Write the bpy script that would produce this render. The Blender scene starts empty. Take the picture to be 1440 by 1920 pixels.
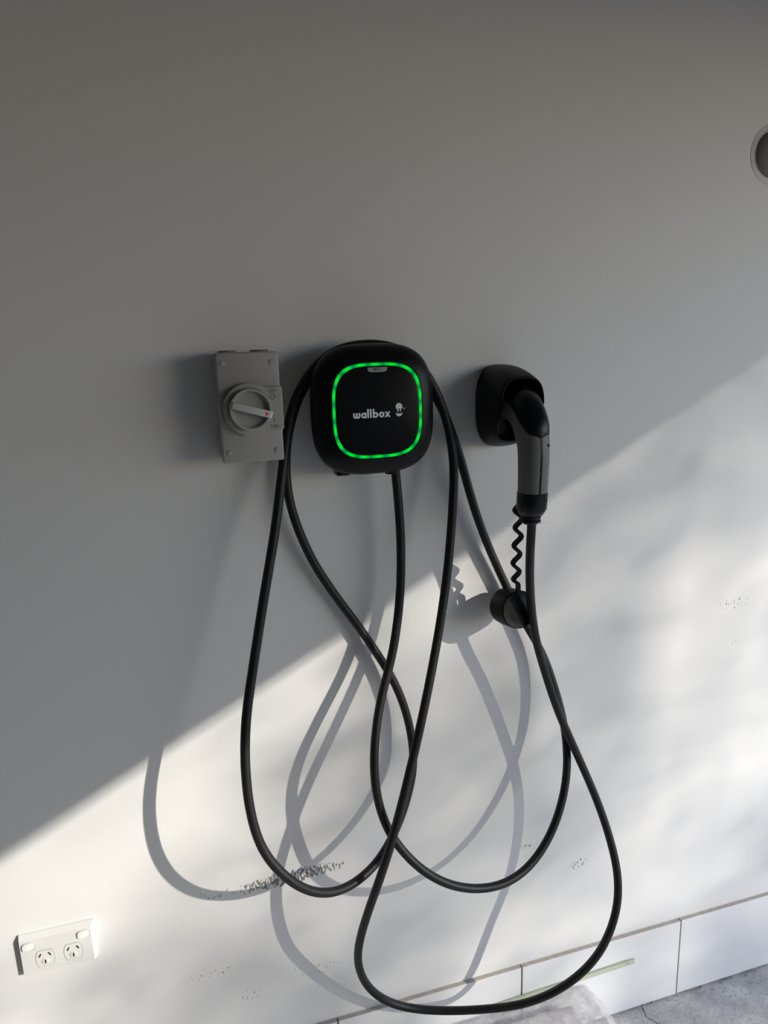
import bpy, bmesh, math, random
from mathutils import Vector, Matrix, noise

# ------------------------------------------------------------------ camera
scene = bpy.context.scene
COL = scene.collection
cam_data = bpy.data.cameras.new('camera')
cam_data.sensor_fit = 'VERTICAL'
cam_data.sensor_height = 36.0
cam_data.lens = 24.911
cam_data.clip_start = 0.02
cam = bpy.data.objects.new('camera', cam_data)
right = Vector((0.95847554, -0.28348157, -0.03102969))
up = Vector((0.09181248, 0.20373465, 0.97471158))
fwd = Vector((0.26999094, 0.93708612, -0.22130182))
cam.matrix_world = Matrix(((right.x, up.x, -fwd.x, 0.0),
                           (right.y, up.y, -fwd.y, -1.14),
                           (right.z, up.z, -fwd.z, 1.49),
                           (0, 0, 0, 1)))
COL.objects.link(cam)
scene.camera = cam

# ------------------------------------------------------------------ sky, sun, exposure
SUN_TO = Vector((-1.1, 1.0, -0.572)).normalized()      # the way the sunlight travels
world = bpy.data.worlds.new('sky')
scene.world = world
world.use_nodes = True
wn = world.node_tree
wn.nodes.clear()
w_out = wn.nodes.new('ShaderNodeOutputWorld')
w_bg = wn.nodes.new('ShaderNodeBackground')
w_sky = wn.nodes.new('ShaderNodeTexSky')
w_sky.sky_type = 'NISHITA'
w_sky.sun_disc = False
w_sky.sun_elevation = math.radians(21)
w_sky.sun_rotation = math.radians(132)
w_sky.air_density = 1.0
w_sky.dust_density = 0.4
w_bg.inputs['Strength'].default_value = 0.275
w_tint = wn.nodes.new('ShaderNodeMix'); w_tint.data_type = 'RGBA'; w_tint.blend_type = 'MULTIPLY'
w_tint.inputs['Factor'].default_value = 1.0
w_tint.inputs['B'].default_value = (0.845, 0.98, 1.29, 1)          # the camera's white balance
wn.links.new(w_sky.outputs[0], w_tint.inputs['A'])
wn.links.new(w_tint.outputs['Result'], w_bg.inputs['Color'])
wn.links.new(w_bg.outputs[0], w_out.inputs['Surface'])

sun_data = bpy.data.lights.new('sun', 'SUN')
sun_data.energy = 4.8
sun_data.angle = math.radians(0.53)
sun_data.color = (1.0, 0.945, 0.85)
sun = bpy.data.objects.new('sun', sun_data)
sun.rotation_euler = (-SUN_TO).to_track_quat('Z', 'Y').to_euler()
sun.location = (8, -7, 6)
COL.objects.link(sun)

scene.view_settings.view_transform = 'Standard'
scene.view_settings.look = 'None'
scene.view_settings.gamma = 1.0
scene.view_settings.exposure = 0.0
scene.view_settings.use_curve_mapping = False
scene.cycles.use_denoising = True
scene.cycles.max_bounces = 8
scene.cycles.diffuse_bounces = 4
scene.cycles.adaptive_threshold = 0.02

# ------------------------------------------------------------------ helpers
def tag(o, label=None, category=None, group=None, kind=None):
    if label: o['label'] = label
    if category: o['category'] = category
    if group: o['group'] = group
    if kind: o['kind'] = kind
    return o

def link(name, mesh, mats, parent=None):
    o = bpy.data.objects.new(name, mesh)
    COL.objects.link(o)
    if not isinstance(mats, (list, tuple)): mats = [mats]
    if not mesh.materials:
        for m in mats: mesh.materials.append(m)
    if parent: o.parent = parent
    return o

def pydata(name, verts, faces, mats, parent=None, smooth=None, fmat=None):
    me = bpy.data.meshes.new(name)
    me.from_pydata([tuple(v) for v in verts], [], faces)
    if fmat:
        for p, i in zip(me.polygons, fmat): p.material_index = i
    bm = bmesh.new(); bm.from_mesh(me)
    bmesh.ops.recalc_face_normals(bm, faces=bm.faces)
    bm.to_mesh(me); bm.free()
    if smooth is not None:
        for p in me.polygons: p.use_smooth = True
        me.set_sharp_from_angle(angle=math.radians(smooth))
    me.update()
    return link(name, me, mats, parent)

def from_bm(name, bm, mats, parent=None, smooth=None):
    me = bpy.data.meshes.new(name)
    bmesh.ops.recalc_face_normals(bm, faces=bm.faces)
    bm.to_mesh(me); bm.free()
    if smooth is not None:
        for p in me.polygons: p.use_smooth = True
        me.set_sharp_from_angle(angle=math.radians(smooth))
    return link(name, me, mats, parent)

def empty(name, loc):
    o = bpy.data.objects.new(name, None)
    o.empty_display_size = 0.02
    o.location = loc
    COL.objects.link(o)
    return o

def box_bm(lo, hi, bevel=0.0, seg=2, bm=None):
    b = bmesh.new()
    bmesh.ops.create_cube(b, size=1.0)
    lo = Vector(lo); hi = Vector(hi)
    for v in b.verts:
        v.co = Vector(((lo[i] + hi[i]) / 2 + v.co[i] * (hi[i] - lo[i]) for i in range(3)))
    if bevel:
        bmesh.ops.bevel(b, geom=list(b.edges), offset=bevel, segments=seg, profile=0.5, affect='EDGES')
    return b

def box(name, lo, hi, mats, parent=None, bevel=0.0, seg=2):
    return from_bm(name, box_bm(lo, hi, bevel, seg), mats, parent, 35 if bevel else None)

def superellipse(hw, hh, n, k, cx=0, cz=0):
    pts = []
    for i in range(k):
        a = 2 * math.pi * i / k
        c, s = math.cos(a), math.sin(a)
        pts.append((cx + hw * math.copysign(abs(c) ** (2 / n), c), cz + hh * math.copysign(abs(s) ** (2 / n), s)))
    return pts

def loft(rings, cap0=True, cap1=True, closed=False):
    k = len(rings[0]); V = [p for r in rings for p in r]; F = []
    m = len(rings)
    for i in range(m if closed else m - 1):
        j = (i + 1) % m
        for a in range(k):
            b = (a + 1) % k
            F.append((i * k + a, i * k + b, j * k + b, j * k + a))
    if not closed:
        if cap0: F.append(tuple(range(k))[::-1])
        if cap1: F.append(tuple((m - 1) * k + a for a in range(k)))
    return V, F

def frames(pts):
    T = []
    n = len(pts)
    for i in range(n):
        T.append((pts[min(i + 1, n - 1)] - pts[max(i - 1, 0)]).normalized())
    ref = Vector((0, 1, 0)) if abs(T[0].y) < 0.9 else Vector((1, 0, 0))
    N = (ref - T[0] * ref.dot(T[0])).normalized()
    out = []
    for i in range(n):
        N = (N - T[i] * N.dot(T[i])).normalized()
        out.append((T[i], N, T[i].cross(N)))
    return out

def tube(pts, r, k=14):
    pts = [Vector(p) for p in pts]
    rings = []
    for i, (p, (t, n, b)) in enumerate(zip(pts, frames(pts))):
        rr = r[i] if isinstance(r, (list, tuple)) else r
        rings.append([p + n * (rr * math.cos(2 * math.pi * a / k)) + b * (rr * math.sin(2 * math.pi * a / k)) for a in range(k)])
    return loft(rings)

def catmull(P, n=6):
    P = [Vector(p) for p in P]
    P = [2 * P[0] - P[1]] + P + [2 * P[-1] - P[-2]]
    o = []
    for i in range(1, len(P) - 2):
        a, b, c, d = P[i - 1:i + 3]
        for s in range(n):
            t = s / n
            o.append(0.5 * ((2 * b) + (c - a) * t + (2 * a - 5 * b + 4 * c - d) * t * t + (3 * b - a - 3 * c + d) * t ** 3))
    o.append(P[-2])
    return o

def cyl(name, c, axis, r, h, mats, parent=None, k=32, bevel=0.0, r2=None):
    """cylinder with its first cap at c, growing h along axis, rims rounded by bevel"""
    axis = Vector(axis).normalized()
    q = axis.to_track_quat('Z', 'Y')
    r2 = r if r2 is None else r2
    prof = [(r, 0.0)]
    if bevel:
        prof.append((r2, h - bevel))
        for a in (30, 60, 90):
            t = math.radians(a)
            prof.append((r2 - bevel + bevel * math.cos(t), h - bevel + bevel * math.sin(t)))
    else:
        prof.append((r2, h))
    rings = [[Vector(c) + q @ Vector((rr * math.cos(2 * math.pi * a / k), rr * math.sin(2 * math.pi * a / k), z)) for a in range(k)] for rr, z in prof]
    V, F = loft(rings)
    return pydata(name, V, F, mats, parent, 40)

def prism(name, outline, y0, y1, mats, parent=None, hole=None):
    """flat outline (x, z) given thickness between y0 and y1"""
    bm = bmesh.new()
    k = len(outline)
    a = [bm.verts.new((x, y0, z)) for x, z in outline]
    b = [bm.verts.new((x, y1, z)) for x, z in outline]
    if hole is None:
        bm.faces.new(a); bm.faces.new(b[::-1])
        for i in range(k): bm.faces.new((a[i], b[i], b[(i + 1) % k], a[(i + 1) % k]))
    else:
        c = [bm.verts.new((x, y0, z)) for x, z in hole]
        d = [bm.verts.new((x, y1, z)) for x, z in hole]
        for i in range(k):
            j = (i + 1) % k
            bm.faces.new((a[i], b[i], b[j], a[j])); bm.faces.new((c[i], c[j], d[j], d[i]))
            bm.faces.new((a[i], a[j], c[j], c[i])); bm.faces.new((b[i], d[i], d[j], b[j]))
    return from_bm(name, bm, mats, parent)

def text_mesh(name, body, size, loc, mats, parent=None, extrude=0.0002, bold=0.0, rz=0.0):
    cu = bpy.data.curves.new(name, 'FONT')
    cu.body = body; cu.size = size; cu.extrude = extrude; cu.offset = bold
    cu.align_x = 'CENTER'; cu.align_y = 'CENTER'; cu.resolution_u = 4
    t = bpy.data.objects.new(name + '_src', cu)
    COL.objects.link(t)
    dg = bpy.context.evaluated_depsgraph_get()
    me = bpy.data.meshes.new_from_object(t.evaluated_get(dg))
    bpy.data.objects.remove(t)
    M = Matrix.Translation(loc) @ Matrix.Rotation(rz, 4, 'Y') @ Matrix.Rotation(math.pi / 2, 4, 'X')
    me.transform(M)
    me.materials.clear()
    return link(name, me, mats, parent)

# ------------------------------------------------------------------ materials
def nodes(name):
    m = bpy.data.materials.new(name); m.use_nodes = True
    nt = m.node_tree
    return m, nt, nt.nodes['Principled BSDF']

def plain(name, col, rough=0.5, metallic=0.0, var=0.0, scale=40, bump=0.0, bscale=300, spec=0.5, coat=0.0):
    m, nt, p = nodes(name)
    p.inputs['Base Color'].default_value = (*col, 1)
    p.inputs['Roughness'].default_value = rough
    p.inputs['Metallic'].default_value = metallic
    p.inputs['Specular IOR Level'].default_value = spec
    p.inputs['Coat Weight'].default_value = coat
    tc = nt.nodes.new('ShaderNodeTexCoord')
    if var:
        nz = nt.nodes.new('ShaderNodeTexNoise'); nz.inputs['Scale'].default_value = scale; nz.inputs['Detail'].default_value = 4
        nt.links.new(tc.outputs['Object'], nz.inputs['Vector'])
        mx = nt.nodes.new('ShaderNodeMix'); mx.data_type = 'RGBA'
        mx.inputs['A'].default_value = (*[max(0, c * (1 - var)) for c in col], 1)
        mx.inputs['B'].default_value = (*[min(1, c * (1 + var)) for c in col], 1)
        nt.links.new(nz.outputs['Fac'], mx.inputs['Factor'])
        nt.links.new(mx.outputs['Result'], p.inputs['Base Color'])
    if bump:
        nb = nt.nodes.new('ShaderNodeTexNoise'); nb.inputs['Scale'].default_value = bscale
        nt.links.new(tc.outputs['Object'], nb.inputs['Vector'])
        bp = nt.nodes.new('ShaderNodeBump'); bp.inputs['Strength'].default_value = bump; bp.inputs['Distance'].default_value = 0.001
        nt.links.new(nb.outputs['Fac'], bp.inputs['Height'])
        nt.links.new(bp.outputs['Normal'], p.inputs['Normal'])
    return m

WALL_COL = (0.79, 0.785, 0.77)

def wall_material():
    """painted render: faint mottling, fine relief, scuffs where things rubbed against it"""
    m, nt, p = nodes('painted_wall')
    N, L = nt.nodes, nt.links
    p.inputs['Roughness'].default_value = 0.55
    p.inputs['Specular IOR Level'].default_value = 0.3
    tc = N.new('ShaderNodeTexCoord')
    def noise(scale, detail=4, rough=0.5):
        n = N.new('ShaderNodeTexNoise'); n.inputs['Scale'].default_value = scale
        n.inputs['Detail'].default_value = detail; n.inputs['Roughness'].default_value = rough
        L.new(tc.outputs['Object'], n.inputs['Vector']); return n
    def math_(op, a, b=None, c=None):
        n = N.new('ShaderNodeMath'); n.operation = op
        for i, v in enumerate((a, b, c)):
            if v is None: continue
            if isinstance(v, (int, float)): n.inputs[i].default_value = v
            else: L.new(v, n.inputs[i])
        return n.outputs[0]
    sep = N.new('ShaderNodeSeparateXYZ'); L.new(tc.outputs['Object'], sep.inputs[0])
    X, Z = sep.outputs['X'], sep.outputs['Z']
    base = N.new('ShaderNodeMix'); base.data_type = 'RGBA'
    base.inputs['A'].default_value = (*[c * 0.965 for c in WALL_COL], 1)
    base.inputs['B'].default_value = (*[c * 1.02 for c in WALL_COL], 1)
    L.new(noise(3.0, 3).outputs['Fac'], base.inputs['Factor'])
    # scuff patches: centre x, z, half length, half height, tilt, strength
    total = None
    streak = N.new('ShaderNodeTexNoise')
    mp = N.new('ShaderNodeMapping'); mp.inputs['Scale'].default_value = (1.0, 1.0, 0.42); mp.inputs['Rotation'].default_value = (0, math.radians(18), 0)
    L.new(tc.outputs['Object'], mp.inputs['Vector']); L.new(mp.outputs[0], streak.inputs['Vector'])
    streak.inputs['Scale'].default_value = 270; streak.inputs['Detail'].default_value = 2
    for cx, cz, hl, hh, tilt, thr in SCUFFS:
        dx = math_('SUBTRACT', X, cx); dz = math_('SUBTRACT', Z, cz)
        ca, sa = math.cos(tilt), math.sin(tilt)
        u = math_('ADD', math_('MULTIPLY', dx, ca), math_('MULTIPLY', dz, sa))
        v = math_('SUBTRACT', math_('MULTIPLY', dz, ca), math_('MULTIPLY', dx, sa))
        r = math_('ADD', math_('POWER', math_('ABSOLUTE', math_('DIVIDE', u, hl)), 3.0), math_('POWER', math_('ABSOLUTE', math_('DIVIDE', v, hh)), 2.0))
        mask = math_('SUBTRACT', 1.0, r); mask.node.use_clamp = True
        f = math_('MULTIPLY_ADD', mask, 0.20, streak.outputs['Fac'])
        s = math_('MULTIPLY', math_('SUBTRACT', f, thr), 14.0); s.node.use_clamp = True
        s = math_('MULTIPLY', s, math_('MINIMUM', math_('MULTIPLY', mask, 4.0), 1.0))
        total = s if total is None else math_('MAXIMUM', total, s)
    # thin pencil line under the connector
    for cx, cz, hl in ((0.604, 1.172, 0.044),):
        dx = math_('ABSOLUTE', math_('SUBTRACT', X, cx)); dz = math_('ABSOLUTE', math_('SUBTRACT', Z, cz))
        ln = math_('MULTIPLY', math_('LESS_THAN', dx, hl), math_('LESS_THAN', dz, 0.0005))
        ln = math_('MULTIPLY', ln, math_('MULTIPLY', noise(60).outputs['Fac'], 0.6))
        total = math_('MAXIMUM', total, ln)
    mix = N.new('ShaderNodeMix'); mix.data_type = 'RGBA'
    mix.inputs['B'].default_value = (0.10, 0.095, 0.085, 1)
    L.new(base.outputs['Result'], mix.inputs['A']); L.new(math_('MULTIPLY', total, 0.85), mix.inputs['Factor'])
    L.new(mix.outputs['Result'], p.inputs['Base Color'])
    bp = N.new('ShaderNodeBump'); bp.inputs['Strength'].default_value = 0.10; bp.inputs['Distance'].default_value = 0.002
    h = math_('ADD', noise(90, 2).outputs['Fac'], math_('MULTIPLY', noise(9, 1).outputs['Fac'], 2.0))
    L.new(h, bp.inputs['Height']); L.new(bp.outputs['Normal'], p.inputs['Normal'])
    return m

SCUFFS = [
    (0.128, 0.5465, 0.112, 0.0165, 0.025, 0.612),
    (-0.010, 0.545, 0.050, 0.014, 0.0, 0.765),
    (0.610, 0.489, 0.026, 0.012, -0.1, 0.745),
    (0.733, 0.417, 0.034, 0.020, 0.3, 0.745),
    (1.087, 0.955, 0.052, 0.020, 0.0, 0.755),
    (1.082, 0.866, 0.045, 0.014, 0.0, 0.79),
    (-0.035, 0.380, 0.085, 0.016, 0.0, 0.785),
    (0.036, 0.312, 0.030, 0.022, 0.0, 0.79),
    (0.180, 0.330, 0.100, 0.050, 0.0, 0.825),
]

def concrete_material(name, dark, light, scale):
    m, nt, p = nodes(name)
    N, L = nt.nodes, nt.links
    tc = N.new('ShaderNodeTexCoord')
    def noise(s, d=6, r=0.6):
        n = N.new('ShaderNodeTexNoise'); n.inputs['Scale'].default_value = s; n.inputs['Detail'].default_value = d; n.inputs['Roughness'].default_value = r
        L.new(tc.outputs['Object'], n.inputs['Vector']); return n
    cr = N.new('ShaderNodeValToRGB'); cr.color_ramp.elements[0].position = 0.32; cr.color_ramp.elements[1].position = 0.68
    cr.color_ramp.elements[0].color = (*dark, 1); cr.color_ramp.elements[1].color = (*light, 1)
    L.new(noise(scale).outputs['Fac'], cr.inputs[0])
    cr2 = N.new('ShaderNodeValToRGB'); cr2.color_ramp.elements[0].position = 0.33; cr2.color_ramp.elements[1].position = 0.45
    cr2.color_ramp.elements[0].color = (0.55, 0.55, 0.55, 1); cr2.color_ramp.elements[1].color = (1, 1, 1, 1)
    L.new(noise(scale * 9, 3).outputs['Fac'], cr2.inputs[0])
    mx = N.new('ShaderNodeMix'); mx.data_type = 'RGBA'; mx.blend_type = 'MULTIPLY'; mx.inputs['Factor'].default_value = 0.8
    L.new(cr.outputs[0], mx.inputs['A']); L.new(cr2.outputs[0], mx.inputs['B'])
    L.new(mx.outputs['Result'], p.inputs['Base Color'])
    p.inputs['Roughness'].default_value = 0.85
    bp = N.new('ShaderNodeBump'); bp.inputs['Strength'].default_value = 0.5; bp.inputs['Distance'].default_value = 0.004
    L.new(noise(scale * 5, 6).outputs['Fac'], bp.inputs['Height']); L.new(bp.outputs['Normal'], p.inputs['Normal'])
    return m

M = {}
M['wall'] = wall_material()
M['inner_wall'] = plain('plain_painted_wall', (0.46, 0.42, 0.36), 0.7, var=0.04, scale=3)
M['ceiling'] = plain('ceiling_paint', (0.20, 0.185, 0.165), 0.8, var=0.04, scale=3)
M['floor'] = concrete_material('raw_concrete', (0.42, 0.41, 0.395), (0.74, 0.725, 0.70), 16)
M['drive'] = concrete_material('driveway_concrete', (0.17, 0.175, 0.185), (0.25, 0.255, 0.265), 3)
M['tile'] = plain('white_glazed_tile', (0.80, 0.80, 0.80), 0.25, var=0.02, scale=8)
M['tile_edge'] = plain('raw_tile_edge', (0.52, 0.47, 0.41), 0.9, var=0.35, scale=160, bump=0.6, bscale=400)
M['grout'] = plain('grey_grout', (0.42, 0.40, 0.38), 0.9, var=0.2, scale=120)
M['crack'] = plain('dark_crack_line', (0.035, 0.033, 0.03), 0.95)  # even dark tone for the crack ribbon
M['black'] = plain('matte_black_plastic', (0.0035, 0.0038, 0.005), 0.40, var=0.15, scale=200, bump=0.05, bscale=900, spec=0.2)
M['panel'] = plain('black_touch_panel', (0.0028, 0.0031, 0.0042), 0.25, var=0.1, scale=60, spec=0.25)
M['rubber'] = plain('black_cable_rubber', (0.0090, 0.0088, 0.0088), 0.48, var=0.25, scale=70, bump=0.10, bscale=500, spec=0.34)
M['dock'] = plain('black_holster_plastic', (0.0026, 0.0026, 0.0030), 0.40, var=0.15, scale=120, spec=0.14)
M['dustcap'] = plain('black_rubber_cap', (0.0030, 0.0030, 0.0036), 0.5, var=0.2, scale=90, spec=0.13)
M['grip'] = plain('grey_grip_plastic', (0.15, 0.148, 0.146), 0.5, var=0.06, scale=80, bump=0.05, bscale=900)
M['blueblack'] = plain('blue_black_plastic', (0.0040, 0.0046, 0.0075), 0.32, var=0.1, scale=90, spec=0.25)
M['iso'] = plain('grey_isolator_plastic', (0.36, 0.355, 0.335), 0.5, var=0.03, scale=60, bump=0.03, bscale=800)
M['iso_dark'] = plain('dark_grey_isolator_plastic', (0.13, 0.13, 0.127), 0.5, var=0.05, scale=60)
M['iso_bar'] = plain('light_grey_lever_plastic', (0.52, 0.52, 0.51), 0.4, var=0.03, scale=60)
M['iso_tip'] = plain('white_lever_tip', (0.88, 0.88, 0.87), 0.35, var=0.02, scale=60)
M['red'] = plain('red_arrow_paint', (0.62, 0.035, 0.025), 0.45, var=0.05, scale=60)
M['print_dark'] = plain('dark_grey_moulded_lettering', (0.10, 0.10, 0.10), 0.6, var=0.05, scale=60)
M['print_white'] = plain('white_print', (0.80, 0.81, 0.83), 0.5, var=0.03, scale=60)
M['tab_grey'] = plain('grey_print_tab', (0.30, 0.31, 0.32), 0.4, var=0.03, scale=60)
M['socket'] = plain('white_switch_plastic', (0.74, 0.735, 0.715), 0.28, var=0.02, scale=30)
M['slot_grey'] = plain('grey_gap_line', (0.30, 0.29, 0.27), 0.8, var=0.1, scale=60)
M['slot'] = plain('dark_socket_slot', (0.02, 0.018, 0.015), 0.7)
M['strip'] = plain('pale_green_plastic', (0.53, 0.555, 0.42), 0.4, var=0.06, scale=30)
M['round_fixture'] = plain('dark_brown_plastic', (0.21, 0.185, 0.165), 0.55, var=0.2, scale=60)
M['rim_disc'] = plain('grey_rim_disc', (0.68, 0.675, 0.66), 0.6, var=0.08, scale=60)
M['bark'] = plain('tree_bark', (0.16, 0.11, 0.07), 0.9, var=0.4, scale=25, bump=0.6, bscale=40)
M['leaf'] = plain('green_leaf', (0.10, 0.19, 0.045), 0.5, var=0.3, scale=3)
M['contents'] = plain('pale_packed_sheets', (0.72, 0.68, 0.67), 0.7, var=0.08, scale=25, bump=0.1, bscale=50)

def led_material():
    m = bpy.data.materials.new('green_led_ring'); m.use_nodes = True
    nt = m.node_tree; nt.nodes.clear()
    o = nt.nodes.new('ShaderNodeOutputMaterial'); e = nt.nodes.new('ShaderNodeEmission')
    at = nt.nodes.new('ShaderNodeAttribute'); at.attribute_name = 'led'
    cr = nt.nodes.new('ShaderNodeValToRGB')
    cr.color_ramp.elements[0].color = (0.0, 0.26, 0.055, 1); cr.color_ramp.elements[1].color = (0.0, 0.86, 0.035, 1)
    nt.links.new(at.outputs['Fac'], cr.inputs[0]); nt.links.new(cr.outputs[0], e.inputs['Color'])
    e.inputs['Strength'].default_value = 0.95
    nt.links.new(e.outputs[0], o.inputs['Surface'])
    return m
M['led'] = led_material()

def film_material():
    m, nt, p = nodes('clear_crinkled_film')
    N, L = nt.nodes, nt.links
    p.inputs['Base Color'].default_value = (0.88, 0.87, 0.88, 1)
    p.inputs['Roughness'].default_value = 0.14
    p.inputs['Specular IOR Level'].default_value = 1.0
    tr = N.new('ShaderNodeBsdfTransparent'); tr.inputs[0].default_value = (0.95, 0.95, 0.95, 1)
    mx = N.new('ShaderNodeMixShader')
    tc = N.new('ShaderNodeTexCoord')
    nz = N.new('ShaderNodeTexNoise'); nz.inputs['Scale'].default_value = 28; nz.inputs['Detail'].default_value = 5
    L.new(tc.outputs['Object'], nz.inputs['Vector'])
    mr = N.new('ShaderNodeMapRange'); mr.inputs['From Min'].default_value = 0.3; mr.inputs['From Max'].default_value = 0.7
    mr.inputs['To Min'].default_value = 0.12; mr.inputs['To Max'].default_value = 0.48
    L.new(nz.outputs['Fac'], mr.inputs['Value'])
    L.new(mr.outputs[0], mx.inputs[0]); L.new(tr.outputs[0], mx.inputs[1]); L.new(p.outputs[0], mx.inputs[2])
    out = [n for n in N if n.type == 'OUTPUT_MATERIAL'][0]
    L.new(mx.outputs[0], out.inputs['Surface'])
    vb = N.new('ShaderNodeTexVoronoi'); vb.inputs['Scale'].default_value = 30; vb.feature = 'DISTANCE_TO_EDGE'
    L.new(tc.outputs['Object'], vb.inputs['Vector'])
    bp = N.new('ShaderNodeBump'); bp.inputs['Strength'].default_value = 0.6; bp.inputs['Distance'].default_value = 0.005
    L.new(vb.outputs['Distance'], bp.inputs['Height']); L.new(bp.outputs['Normal'], p.inputs['Normal'])
    return m
M['film'] = film_material()

# ------------------------------------------------------------------ the garage shell
def structure(o): o['kind'] = 'structure'; return o
OPEN_X = 2.20            # outer face of the garage door wall
LINTEL_Z = 2.022
wall_back = structure(box('wall_back', (-3.2, 0.0, 0.0), (OPEN_X, 0.12, 2.7), M['wall']))
structure(box('wall_left', (-3.32, -3.6, 0.0), (-3.2, 0.12, 2.7), M['inner_wall']))
structure(box('wall_front', (-3.2, -3.6, 0.0), (OPEN_X, -3.48, 2.7), M['inner_wall']))
structure(box('ceiling', (-3.32, -3.6, 2.7), (OPEN_X, 0.12, 2.8), M['ceiling']))
# wall with the open garage doorway: two jambs and the lintel over it
bm = bmesh.new()
for lo, hi in (((OPEN_X - 0.15, -0.25, 0), (OPEN_X, 0.0, 2.7)), ((OPEN_X - 0.15, -3.48, 0), (OPEN_X, -3.10, 2.7)),
               ((OPEN_X - 0.15, -3.10, LINTEL_Z), (OPEN_X, -0.25, 2.7))):
    b = box_bm(lo, hi); me = bpy.data.meshes.new('tmp'); b.to_mesh(me); b.free(); bm.from_mesh(me); bpy.data.meshes.remove(me)
structure(from_bm('wall_right', bm, M['inner_wall']))
floor = structure(box('floor', (-3.32, -3.6, -0.12), (OPEN_X, 0.12, 0.0), M['floor']))
structure(box('driveway', (OPEN_X, -30.0, -0.16), (40.0, 30.0, -0.02), M['drive']))

# crack running out from the wall across the slab
rng = random.Random(4)
pts = [(0.905, -0.014)]
while pts[-1][1] > -0.30:
    pts.append((pts[-1][0] + rng.uniform(-0.006, 0.009), pts[-1][1] - rng.uniform(0.006, 0.012)))
V, F = [], []
for i, (x, y) in enumerate(pts):
    w = rng.uniform(0.0005, 0.0013)
    V += [(x - w, y, 0.0004), (x + w, y, 0.0004)]
    if i: F.append((2 * i - 2, 2 * i - 1, 2 * i + 1, 2 * i))
pydata('crack', V, F, M['crack'], floor)

# skirting of 400 x 200 white tiles with bare top edges
TILE_Z = 0.204
T_D = 0.0100
base = bpy.data.objects.new('baseboard_back', None); COL.objects.link(base); structure(base)
base.location = (0.8, 0, 0)
def local(o, parent):                      # keep world coordinates under a moved parent
    if o.parent is parent: o.matrix_parent_inverse = Matrix.Translation(parent.location).inverted()
    return o
def tile_mesh():
    b = box_bm((0.0014, -T_D, 0.004), (0.3986, 0.0, TILE_Z), 0.0)
    ed = [e for e in b.edges if all(v.co.y < -T_D + 1e-5 for v in e.verts)]
    bmesh.ops.bevel(b, geom=ed, offset=0.0010, segments=2, profile=0.5, affect='EDGES')
    me = bpy.data.meshes.new('tile')
    bmesh.ops.recalc_face_normals(b, faces=b.faces)
    b.to_mesh(me); b.free()
    for p in me.polygons:
        if p.normal.z > 0.95 or abs(p.normal.x) > 0.95: p.material_index = 1
    me.materials.append(M['tile']); me.materials.append(M['tile_edge'])
    return me
tm = tile_mesh()
tr = random.Random(11)
for i in range(-3, 3):
    o = bpy.data.objects.new('tile', tm); COL.objects.link(o)
    o.location = (0.5985 + 0.4003 * (i - 0), tr.uniform(-0.0006, 0.0004) , tr.uniform(-0.0008, 0.0008))
    o.parent = base; local(o, base)
local(box('grout_line', (-0.602, -0.0045, 0.0005), (OPEN_X - 0.151, 0.0, TILE_Z - 0.006), M['grout'], base), base)
# crumbs of adhesive under the tiles
V, F = [], []
cr_ = random.Random(9)
x = 0.45
while x < 1.8:
    x += cr_.uniform(0.004, 0.03)
    s = cr_.uniform(0.0012, 0.0042); y = -T_D - cr_.uniform(0.0, 0.010)
    n = len(V)
    V += [(x - s * 1.6, y, 0.0), (x + s, y - s, 0.0), (x + s * 1.3, y + s, 0.0), (x, y, s * 0.9)]
    F += [(n, n + 1, n + 3), (n + 1, n + 2, n + 3), (n + 2, n, n + 3), (n, n + 2, n + 1)]
tag(pydata('mortar_crumbs', V, F, M['grout']), 'crumbs of dry mortar along the foot of the skirting tiles', 'mortar crumbs', kind='stuff')

# ------------------------------------------------------------------ EV charger
CX, CZ = 0.2965, 1.4016
HW, HH = 0.0985, 0.1010
ch = empty('ev_charger', (CX, 0, CZ))
tag(ch, 'black rounded-square electric car wall charger with glowing green light ring', 'charger')
def ch_part(o): return local(o, ch)
prof = [(0.000, .70, 3.0), (0.018, .715, 3.0), (0.030, .75, 3.0), (0.040, .82, 3.0), (0.047, .90, 3.05), (0.053, .96, 3.1), (0.059, .99, 3.1),
        (0.065, 1.0, 3.1), (0.071, .994, 3.1), (0.077, .975, 3.12), (0.083, .938, 3.15), (0.088, .888, 3.2), (0.092, .83, 3.25), (0.0945, .775, 3.3), (0.0962, .728, 3.35)]
K = 96
rings = []
for d, s, n in prof:
    rings.append([(x, -d, z) for x, z in superellipse(HW * s, HH * s, n, K, CX, CZ)])
# recess for the ring and panel
for d, s in ((0.0955, .716), (0.0905, .714)):
    rings.append([(x, -d, z) for x, z in superellipse(HW * s, HH * s, 3.35, K, CX, CZ)])
V, F = loft(rings)
ch_part(pydata('housing', V, F, M['black'], ch, 35))
# green light ring
nled = 20; K2 = 384
ro = superellipse(0.0704, 0.0716, 3.35, K2, CX, CZ); ri = superellipse(0.0664, 0.0676, 3.35, K2, CX, CZ)
L = [0.0]
for i in range(1, K2): L.append(L[-1] + math.hypot(ro[i][0] - ro[i - 1][0], ro[i][1] - ro[i - 1][1]))
tot = L[-1] + math.hypot(ro[0][0] - ro[-1][0], ro[0][1] - ro[-1][1])
led = prism('light_ring', ro, -0.0900, -0.0967, M['led'], ch, hole=ri)
att = led.data.attributes.new('led', 'FLOAT', 'POINT')
for i in range(len(led.data.vertices)):
    ph = L[i % K2] / tot * nled * 2 * math.pi
    att.data[i].value = (0.5 + 0.5 * math.cos(ph + 0.6 * math.sin(ph * 0.15))) ** 0.7
ch_part(led)
led['label'] = 'glowing green light ring'
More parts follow.
